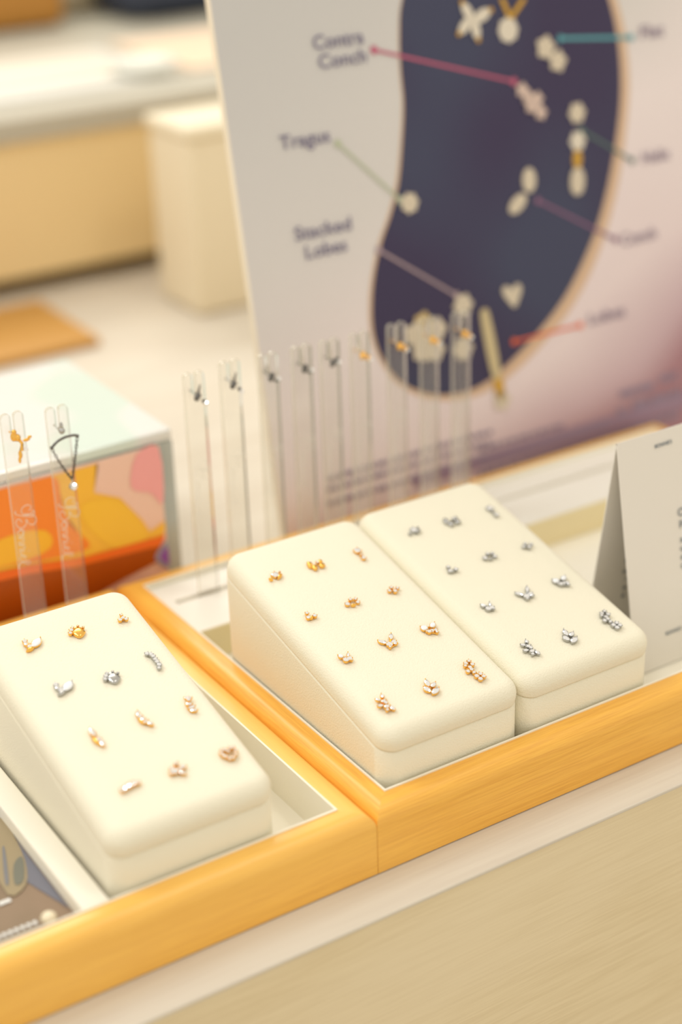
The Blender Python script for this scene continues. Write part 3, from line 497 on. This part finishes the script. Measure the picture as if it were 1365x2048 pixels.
pflower('printed_jewel',G['pendant'][0],6.6,8,pearl2,.06)
pflower('printed_jewel',G['flat1'][0],6.0,5,pearl,.14); pflower('printed_jewel',G['flat2'][0],5.6,5,pearl,.14,.0011)
for i,q in enumerate(G['cc']): pflower('printed_jewel',q,3.8,5,inkmat('rose_pearl_print',(.64,.50,.44)) if i==0 else bpy.data.materials['rose_pearl_print'],.15,.0010+.0001*i)
pflower('printed_jewel',G['hx1'][0],5.6,6,pearl,.1); pflower('printed_jewel',G['hx2'][0],5.4,6,pearl2,.1)
pell('printed_jewel',G['hxg'][0],G['hxg'][1],6.5,goldp,.0009); pell('printed_jewel',G['hx3'][0],G['hx3'][1],10.5,pearl,.0012,.8)
pell('printed_jewel',G['co1'][0],G['co1'][1],9.5); pell('printed_jewel',G['co2'][0],G['co2'][1],8.5,pearl,.0011); pflower('printed_jewel',G['tr'][0],5.4,7,pearl,.1)
hc=G['heart'][0]; flat('printed_jewel',[(hc[0]+7*x,hc[1]+7*y) for x,y in ((-1,.5),(-.75,.95),(-.3,.85),(0,.55),(.35,.9),(.8,.85),(.95,.35),(.6,-.35),(.1,-.95),(-.5,-.35))],pearl,.0010,3)
fl=G['fl']
for i,q in enumerate(fl): pflower('printed_jewel',q,6.2 if i else 5.8,5,pearl if i else inkmat('amber_pearl_print',(.58,.44,.22)),.12,.0010+.0001*i)
pflower('printed_jewel',G['ro'][0],6.2,6,pearl,.12); pflower('printed_jewel',G['ro'][1],6.4,6,pearl,.12)
pell('printed_jewel',(G['bar'][0][0]-1,G['bar'][0][1]+4),(G['bar'][1][0],G['bar'][1][1]-4),7.5,inkmat('champagne_print',(.60,.50,.30)),.0011,.35); pell('printed_jewel',G['bar'][1],G['barend'][0],7,goldp,.0010); pflower('printed_jewel',(G['barend'][0][0],G['barend'][0][1]),5.5,5,pearl,.12)
ink=inkmat('grey_violet_ink',(.22,.20,.30)); ink2=inkmat('soft_violet_ink',(.30,.24,.33))
names=dict(Contra='Contra',Conch='Conch',Tragus='Tragus',Stacked='Stacked',Lobes='Lobes',Flat='Flat',Helix='Helix',Conch2='Conch',Lobes2='Lobes')
for k,w in names.items():
    a,b=BOARD['textx'][k]; L=b[0]-a[0]; tmp=text_obj(w,.01,ink if k in('Contra','Conch','Tragus','Stacked','Lobes') else ink2,bd,Matrix.Identity(4),'caption_text',bold=.0001)
    xs=[v.co.x for v in tmp.data.vertices]; w0,w1=min(xs),max(xs); s=L*.001/(w1-w0); tmp.data.transform(Matrix.Translation((a[0]*.001-w0*s,a[1]*.001,.0009))@Matrix.Diagonal((s,1.0,1,1)))
# rows of unreadable small print along the foot of the board
bm=B(); 
for i,(a,b) in enumerate(BOARD['fine']):
    x=a[0]; hgt=2.6 if i<5 else 4.2
    while x<b[0]-2:
        w=random.uniform(3,9) if i<6 else random.uniform(6,14); w=min(w,b[0]-x); y=a[1]+(b[1]-a[1])*(x-a[0])/(b[0]-a[0]); y=a[1]
        x1=min(x+w,300); 
        if x1>x: bm.faces.new([bm.verts.new(mm(p,.0006)) for p in ((x,y-hgt/2),(x1,y-hgt/2),(x1,y+hgt/2),(x,y+hgt/2))])
        x+=w+1.4
link('fine_print',bm,ink2,bd)
flat('violet_band',[(85,33),(300,33),(300,25),(85,25)],inkmat('violet_ink',(.34,.24,.33)),.0005)
# ------------------------------------------------------------- folded card
cx0,cx1=.172,.300; yf,zf=.0428,FZ+.0002; ya,za=.0625,.1207; yb=.0800
cd=thing('folded_card','white folded tent card with small printed lettering at the photo right edge','card',((cx0+cx1)/2,ya,zf))
cm=mat('uncoated_white_card',(.80,.765,.71),.7)
def leaf(name,p,q,th=.0005):
    bm=B(); X0,X1=cx0-(cx0+cx1)/2,cx1-(cx0+cx1)/2; 
    (y0,z0),(y1,z1)=p,q; d=Vector((0,y1-y0,z1-z0)).normalized(); n=Vector((0,-d.z,d.y))*th
    v=[bm.verts.new((x,y-ya+o.y,z-zf+o.z)) for o in (Vector((0,0,0)),n) for (x,y,z) in ((X0,y0,z0),(X1,y0,z0),(X1,y1,z1),(X0,y1,z1))]
    for f in ((0,1,2,3),(7,6,5,4),(0,4,5,1),(1,5,6,2),(2,6,7,3),(3,7,4,0)): bm.faces.new([v[i] for i in f])
    return link(name,bm,cm,cd)
leaf('front_leaf',(yf,zf+.0006),(ya,za)); leaf('back_leaf',(yb,zf+.0006),(ya,za))
fd=Vector((0,ya-yf,za-zf)); flen=fd.length; fu=fd.normalized(); fn=Vector((0,-fu.z,fu.y)); CARDM=Matrix(((1,0,0,0),(0,fu.y,fn.y,0),(0,fu.z,fn.z,0),(0,0,0,1)))
def card_text(body,x,up,size,bold=.00004):
    o=Vector((x-(cx0+cx1)/2,yf-ya,0))+fu*up+fn*.0010
    return text_obj(body,size,cink,cd,Matrix.Translation(o)@CARDM,'lettering',bold=bold)
cink=inkmat('slate_ink',(.16,.20,.24))
bd_=Vector((0,ya-yb,za-zf)).normalized(); bn_=Vector((0,-bd_.z,bd_.y)); BACKM=Matrix(((1,0,0,0),(0,bd_.y,bn_.y,0),(0,bd_.z,bn_.z,0),(0,0,0,1)))
def back_text(body,x,up,size):
    o=Vector((x-(cx0+cx1)/2,yb-ya,.0006))+bd_*up+bn_*.0008; return text_obj(body,size,cink,cd,Matrix.Translation(o)@BACKM,'lettering',bold=.00004)
card_text("BONNIE'S",0.19334,0.10540,0.0024)
card_text("BONNIE'S",0.19174,0.01503,0.0023)
card_text('O',0.20410,0.06993,0.0056)
card_text('p',0.20463,0.06542,0.0052)
card_text('a',0.20454,0.05738,0.0045)
card_text('o',0.20416,0.05307,0.0045)
card_text('e',0.20410,0.04891,0.0045)
card_text('c',0.20374,0.04482,0.0045)
back_text('t',0.18931,0.04200,.0040)
back_text('te',0.18928,0.03567,.0040)
back_text('r',0.19177,0.03077,.0040)
back_text('tt',0.19117,0.02570,.0040)
back_text('ai',0.19112,0.02101,.0040)

# ------------------------------------------------------------- dark photo card in the left compartment
pc=thing('photo_card','dark glossy photo card lying in the left tray beside the white divider','card',(-.18,.06,.0200))
def photom():
    m=mat('photo_print',(.3,.2,.15),.55,spec=.15); nt=m.node_tree; b=nt.nodes['Principled BSDF']; L=nt.links.new
    tc=nt.nodes.new('ShaderNodeTexCoord'); n=nt.nodes.new('ShaderNodeTexNoise'); n.inputs['Scale'].default_value=22; n.inputs['Detail'].default_value=2; L(tc.outputs['Object'],n.inputs['Vector'])
    r=nt.nodes.new('ShaderNodeValToRGB'); e=r.color_ramp.elements; e[0].position=.35; e[0].color=(.20,.155,.095,1); e[1].position=.62; e[1].color=(.31,.22,.15,1); L(n.outputs[0],r.inputs[0]); L(r.outputs[0],b.inputs['Base Color']); return m
bm=B(); box(bm,-.075,.0603,-.0455,.07,-.0012,.0010); link('sheet',bm,photom(),pc)
bm=B(); box(bm,-.07,.055,-.04,.06,-.0103,-.0013); link('mount_block',bm,M['white_block'],pc)
PCD=[(.0600,-.035),(.0600,.068),(.036,.068),(.041,.030),(.050,.000)]
flat('printed_sky',[(a*1000,b*1000) for a,b in PCD],inkmat('grey_lilac_print',(.20,.20,.235)),.0013,0,pc)
bm=B()
bm.faces.new([bm.verts.new(p) for p in ((0.03917,-0.01880,.0015),(0.04067,-0.01880,.0015),(0.04067,-0.01660,.0015),(0.03917,-0.01660,.0015))])
bm.faces.new([bm.verts.new(p) for p in ((0.04075,-0.01880,.0015),(0.04225,-0.01880,.0015),(0.04225,-0.01660,.0015),(0.04075,-0.01660,.0015))])
bm.faces.new([bm.verts.new(p) for p in ((0.04234,-0.01880,.0015),(0.04384,-0.01880,.0015),(0.04384,-0.01660,.0015),(0.04234,-0.01660,.0015))])
link('white_lettering',bm,mat('white_print',(.8,.8,.78),.5),pc)
bm=B()
bm.faces.new([bm.verts.new(p) for p in ((0.02628,-0.03642,.0015),(0.02778,-0.03642,.0015),(0.02778,-0.03422,.0015),(0.02628,-0.03422,.0015))])
bm.faces.new([bm.verts.new(p) for p in ((0.02866,-0.03642,.0015),(0.03016,-0.03642,.0015),(0.03016,-0.03422,.0015),(0.02866,-0.03422,.0015))])
bm.faces.new([bm.verts.new(p) for p in ((0.03104,-0.03642,.0015),(0.03254,-0.03642,.0015),(0.03254,-0.03422,.0015),(0.03104,-0.03422,.0015))])
bm.faces.new([bm.verts.new(p) for p in ((0.03341,-0.03642,.0015),(0.03491,-0.03642,.0015),(0.03491,-0.03422,.0015),(0.03341,-0.03422,.0015))])
bm.faces.new([bm.verts.new(p) for p in ((0.03579,-0.03642,.0015),(0.03729,-0.03642,.0015),(0.03729,-0.03422,.0015),(0.03579,-0.03422,.0015))])
bm.faces.new([bm.verts.new(p) for p in ((0.03817,-0.03642,.0015),(0.03967,-0.03642,.0015),(0.03967,-0.03422,.0015),(0.03817,-0.03422,.0015))])
bm.faces.new([bm.verts.new(p) for p in ((0.04055,-0.03642,.0015),(0.04205,-0.03642,.0015),(0.04205,-0.03422,.0015),(0.04055,-0.03422,.0015))])
bm.faces.new([bm.verts.new(p) for p in ((0.04293,-0.03642,.0015),(0.04443,-0.03642,.0015),(0.04443,-0.03422,.0015),(0.04293,-0.03422,.0015))])
bm.faces.new([bm.verts.new(p) for p in ((0.04531,-0.03642,.0015),(0.04681,-0.03642,.0015),(0.04681,-0.03422,.0015),(0.04531,-0.03422,.0015))])
link('white_lettering',bm,mat('white_print',(.8,.8,.78),.5),pc)
flat('printed_shape',[(63.15, 36.04), (60.9, 23.29), (57.85, 1.91), (52.09, -12.72), (43.98, -14.32), (49.04, 15.75)],inkmat('tan_shape',(0.36, 0.29, 0.18)),0.0015,3,pc)
flat('printed_shape',[(53.1, 1.42), (57.67, 3.94), (52.65, -9.45), (48.64, -10.33)],inkmat('grey_shape',(0.2, 0.2, 0.16)),0.0017,3,pc)
flat('printed_shape',[(53.08, 12.93), (53.89, 12.36), (47.34, -7.6), (46.09, -6.72)],inkmat('grey_shape',(0.22, 0.22, 0.23)),0.0017,3,pc)

# ------------------------------------------------------------- clear box with orange printed panel
bx0,bx1,by0,by1,bz=-.16,.0455,.2515,.3790,.0965
bc=((bx0+bx1)/2,(by0+by1)/2,0)
cb=thing('clear_box','clear acrylic box with an orange and pink printed panel, behind the left tray','box',(bc[0],bc[1],.0002))
clearw=clearmat('box_acrylic',(.97,.98,.96),.38,(.88,.93,.93),.1,.03,.35); lidm=clearmat('lid_reflection_tint',(.96,.98,.97),.88,(.95,.97,.96),.3,.12,.08)
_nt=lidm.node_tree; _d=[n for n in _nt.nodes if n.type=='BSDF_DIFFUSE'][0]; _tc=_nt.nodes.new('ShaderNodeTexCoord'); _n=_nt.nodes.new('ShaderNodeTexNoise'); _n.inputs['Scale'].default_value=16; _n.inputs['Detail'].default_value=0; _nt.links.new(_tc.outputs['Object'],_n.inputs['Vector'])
_r=_nt.nodes.new('ShaderNodeValToRGB'); _e=_r.color_ramp.elements; _e[0].position=.30; _e[0].color=(.84,.96,.88,1); _e[1].position=.74; _e[1].color=(.86,.82,.95,1); _q=_e.new(.38); _q.color=(.97,.97,.95,1); _q=_e.new(.62); _q.color=(.97,.96,.93,1); _nt.links.new(_n.outputs[0],_r.inputs[0]); _nt.links.new(_r.outputs[0],_d.inputs[0])  # mint, lavender and white reflections painted into the lid colour
sx,sy=bx1-bx0,by1-by0; hx_,hy_=sx/2,sy/2; t3=.003
bm=B(); box(bm,-hx_,hx_,-hy_,-hy_+t3,0,bz-.0064,bev=.0004); link('front_wall',bm,clearw,cb)
bm=B(); box(bm,hx_-t3,hx_,-hy_+t3+.0002,hy_,0,bz-.0064,bev=.0004); link('side_wall',bm,clearw,cb)
bm=B(); box(bm,-hx_,-hx_+t3,-hy_+t3+.0002,hy_,0,bz-.0064,bev=.0004); link('side_wall',bm,clearw,cb)
bm=B(); box(bm,-hx_+t3+.0002,hx_-t3-.0002,hy_-t3,hy_,0,bz-.0064,bev=.0004); link('back_wall',bm,clearw,cb)
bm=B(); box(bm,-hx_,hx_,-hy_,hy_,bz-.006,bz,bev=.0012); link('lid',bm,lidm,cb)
bm=B(); box(bm,-hx_+.004,hx_-.004,-hy_+.006,hy_-.005,.0001,.002); link('base_sheet',bm,mat('lilac_sheet',(.62,.58,.66),.5),cb)
PX0=-hx_+.004; PX1=hx_-.0085; PZ0=.0022; PZ1=bz-.0068; py=-hy_-.0016
def panel(name,pts,col,off,sm=0,em=None):
    P=[Vector((a,0,b)) for a,b in pts]
    if sm: P=spline(P,sm,True)
    bm=B(); f=bm.faces.new([bm.verts.new((p.x,py-off,p.z)) for p in P]); bmesh.ops.triangulate(bm,faces=[f]); return link(name,bm,mat('print_'+name,col,.4),cb)
bm=B(); box(bm,PX0,PX1,py,py+.0012,PZ0,PZ1); link('printed_panel',bm,mat('print_blush',(.93,.62,.50),.4),cb)
panel('amber_shape',[(-0.01041, 0.08866), (0.02672, 0.0888), (0.06077, 0.0888), (0.0597, 0.08822), (0.05717, 0.07406), (0.07072, 0.06761), (0.08179, 0.052), (0.08539, 0.04476), (0.0941, 0.0483), (0.0941, 0.04349), (0.09095, 0.03659), (0.06744, 0.03359), (0.00407, 0.04444), (-0.04584, 0.04646)],(1.0, 0.55, 0.05),0.0003,0)
panel('orange_shape',[(-0.00802, 0.088), (0.01038, 0.0888), (0.02573, 0.0888), (0.03834, 0.08722), (0.03959, 0.07484), (0.04332, 0.0602), (0.0521, 0.04604), (0.0331, 0.04529), (0.00972, 0.04819), (-0.01037, 0.05157), (-0.01434, 0.0688)],(1.0, 0.27, 0.03),0.0005,3)
panel('gold_shape',[(0.05466, 0.07067), (0.06925, 0.06664), (0.0803, 0.05102), (0.08218, 0.04059), (0.0654, 0.04127), (0.05299, 0.05467), (0.04886, 0.06683)],(1.0, 0.58, 0.04),0.0006,3)
panel('gold_shape',[(-0.00934, 0.05933), (0.01166, 0.0639), (0.02962, 0.06141), (0.03112, 0.0514), (0.01239, 0.04876), (-0.01539, 0.05175)],(1.0, 0.52, 0.03),0.0007,3)
panel('rust_shape',[(-0.0466, 0.04133), (-0.03319, 0.04918), (0.01988, 0.04567), (0.04332, 0.04027), (0.09046, 0.0376), (0.08898, 0.02711), (0.06924, 0.02303), (0.04073, 0.01617), (-0.02542, 0.0152)],(0.45, 0.08, 0.0),0.0009,0)
panel('ember_shape',[(-0.03319, 0.04918), (0.01988, 0.04567), (0.04888, 0.0414), (0.09359, 0.04068), (0.09027, 0.03536), (0.04303, 0.03756), (0.01931, 0.04088), (-0.03393, 0.04403)],(0.95, 0.17, 0.01),0.001,0)
panel('pink_shape',[(0.08146, 0.08793), (0.0941, 0.0888), (0.0941, 0.05854), (0.08725, 0.06583), (0.07715, 0.07135)],(0.95, 0.42, 0.42),0.0004,3)
panel('mauve_shape',[(0.0941, 0.08687), (0.0941, 0.08702), (0.0941, 0.06947), (0.0941, 0.0678)],(0.55, 0.22, 0.38),0.0005,3)
panel('violet_rim',[(0.0941, 0.03666), (0.0941, 0.02947), (0.0941, 0.02139), (0.09066, 0.02314), (0.08631, 0.02936), (0.09022, 0.0348)],(0.36, 0.33, 0.45),0.0011,3)
panel('violet_spot',[(0.0941, 0.03315), (0.0941, 0.02865), (0.0941, 0.02426), (0.0917, 0.02514), (0.08918, 0.02936), (0.09176, 0.03263)],(0.3, 0.1, 0.48),0.0013,3)
panel('olive_band',[(-0.01296, 0.0888), (0.01133, 0.0888), (0.06051, 0.0888), (0.06082, 0.0888), (0.01195, 0.0888), (-0.01263, 0.0888)],(0.55, 0.44, 0.08),0.0004,0)

# ------------------------------------------------------------- background
bt=thing('wooden_tray','flat brown wooden tray on the counter behind the clear box','tray',(.035,.70,0.0002))
wm=mat('brown_wood',(.58,.30,.07),.45)
bm=B(); box(bm,-.25,.145,-.058,.055,0,.006,bev=.001); link('board',bm,wm,bt,40)
bm=B(); box(bm,-.062,-.040,-.054,.05,.0062,.0100,bev=.001); link('label_strip',bm,mat('tan_paper',(.50,.38,.16),.6),bt,40)
rp=thing('display_riser','long tan riser platform with a pale top, behind everything else','platform',(.45,.79,0.0002))
bm=B(); box(bm,-1.2,1.2,.0,.80,.0152,.124,bev=.001); link('body',bm,mat('tan_veneer',(.87,.67,.36),.5),rp)
bm=B(); box(bm,-1.2,1.2,-.006,.805,.1242,.1420,bev=.001); link('top_slab',bm,mat('pale_slab',(.50,.47,.39),.5),rp)
bm=B(); box(bm,-1.18,1.18,.03,.78,.0,.0150); link('shadow_gap_base',bm,mat('gap_shadow_olive',(.28,.20,.07),.6),rp)  # recessed base coloured dark to paint the shadow gap under the riser
wb=thing('white_box','blurred square white box standing on the counter in front of the riser','box',(.35,.70,.0002))
wbm=mat('warm_white_card',(.82,.72,.53),.6)
bm=B(); box(bm,-.080,.12,-.046,.02,.0,.137,bev=.004); link('carton',bm,wbm,wb,40)
bm=B(); box(bm,-.082,.122,-.048,.022,.1372,.146,bev=.002); link('lid',bm,mat('cream_lid',(.88,.80,.62),.6),wb,40)
zt=.1424
def bgthing(name,label,cat,loc,builds):
    t=thing(name,label,cat,loc)
    for pn,fn_,m in builds:
        bm=B(); fn_(bm); link(pn,bm,m,t,40)
    return t
brown=mat('tan_leather',(.52,.24,.04),.5)
bgthing('leather_case','orange brown leather case far behind at the top left','case',(.30,1.21,zt),[('body',lambda bm:box(bm,-.14,.105,-.045,.06,.002,.10,bev=.012),brown),('foot_band',lambda bm:box(bm,-.095,.095,-.030,.055,.0,.0019),mat('dark_leather',(.10,.06,.03),.6))])
bgthing('navy_bag','dark navy pouch far behind, against the printed board edge','bag',(.575,1.18,zt),[('body',lambda bm:box(bm,-.12,.14,-.05,.05,.002,.08,bev=.02),mat('navy_cloth',(.035,.045,.075),.7)),('base',lambda bm:box(bm,-.09,.11,-.045,.045,0,.0019),mat('black_base',(.02,.02,.03),.6))])
bgthing('grey_mat','grey green cloth mat under the blurred case at the top left','mat',(.46,1.20,zt),[('cloth',lambda bm:box(bm,-.32,.25,-.07,.4,0,.0012,bev=.0004),mat('sage_cloth',(.42,.40,.32),.8))]).location=(.46,1.20,zt-.0002)
bgthing('cream_pouch','cream rounded pouch between the brown case and the navy pouch','pouch',(.455,1.245,zt+.0014),[('body',lambda bm:box(bm,-.05,.03,-.02,.06,0,.05,bev=.014),mat('cream_cloth',(.74,.66,.48),.8)),('flap',lambda bm:box(bm,-.048,.028,-.023,-.0202,.02,.045,bev=.001),mat('cream_flap',(.80,.72,.55),.8))])
bgthing('white_card_stack','white sheets lying on the riser, left part','paper',(.29,.93,zt),[('sheets',lambda bm:box(bm,-.15,.075,-.09,.08,0,.003,bev=.0006),mat('white_sheet',(.74,.73,.68),.6)),('top_sheet',lambda bm:box(bm,-.10,.06,-.05,.07,.0031,.0045,bev=.0004),mat('white_sheet_top',(.78,.72,.62),.6))])
bgthing('peach_sheet','peach coloured sheet lying on the riser next to the board edge','paper',(.50,.96,zt),[('sheet',lambda bm:box(bm,-.11,.14,-.09,.08,0,.002,bev=.0004),mat('peach_paper',(.84,.64,.47),.6))])
bgthing('white_dish','round white dish on the riser at the front','dish',(.345,.875,zt+.0047),[('dish',lambda bm:bmesh.ops.create_cone(bm,cap_ends=True,segments=32,radius1=.022,radius2=.030,depth=.008,matrix=Matrix.Translation((0,0,.004))),mat('glazed_white',(.92,.93,.88),.2)),('pad',lambda bm:bmesh.ops.create_cone(bm,cap_ends=True,segments=32,radius1=.024,radius2=.024,depth=.001,matrix=Matrix.Translation((0,0,.0087))),mat('dish_pad',(.85,.86,.80),.6))])
bm=B(); blob(bm,(0,0,0),.0030,1,1,.8,16,10); o=link('pearl_bead',bm,mat('cream_pearl',(.86,.76,.56),.3),None,60); o.location=(-0.12969,0.02114,.0240); tag(o,'round cream bead resting on the dark photo card','bead')

BOX_DONE=True
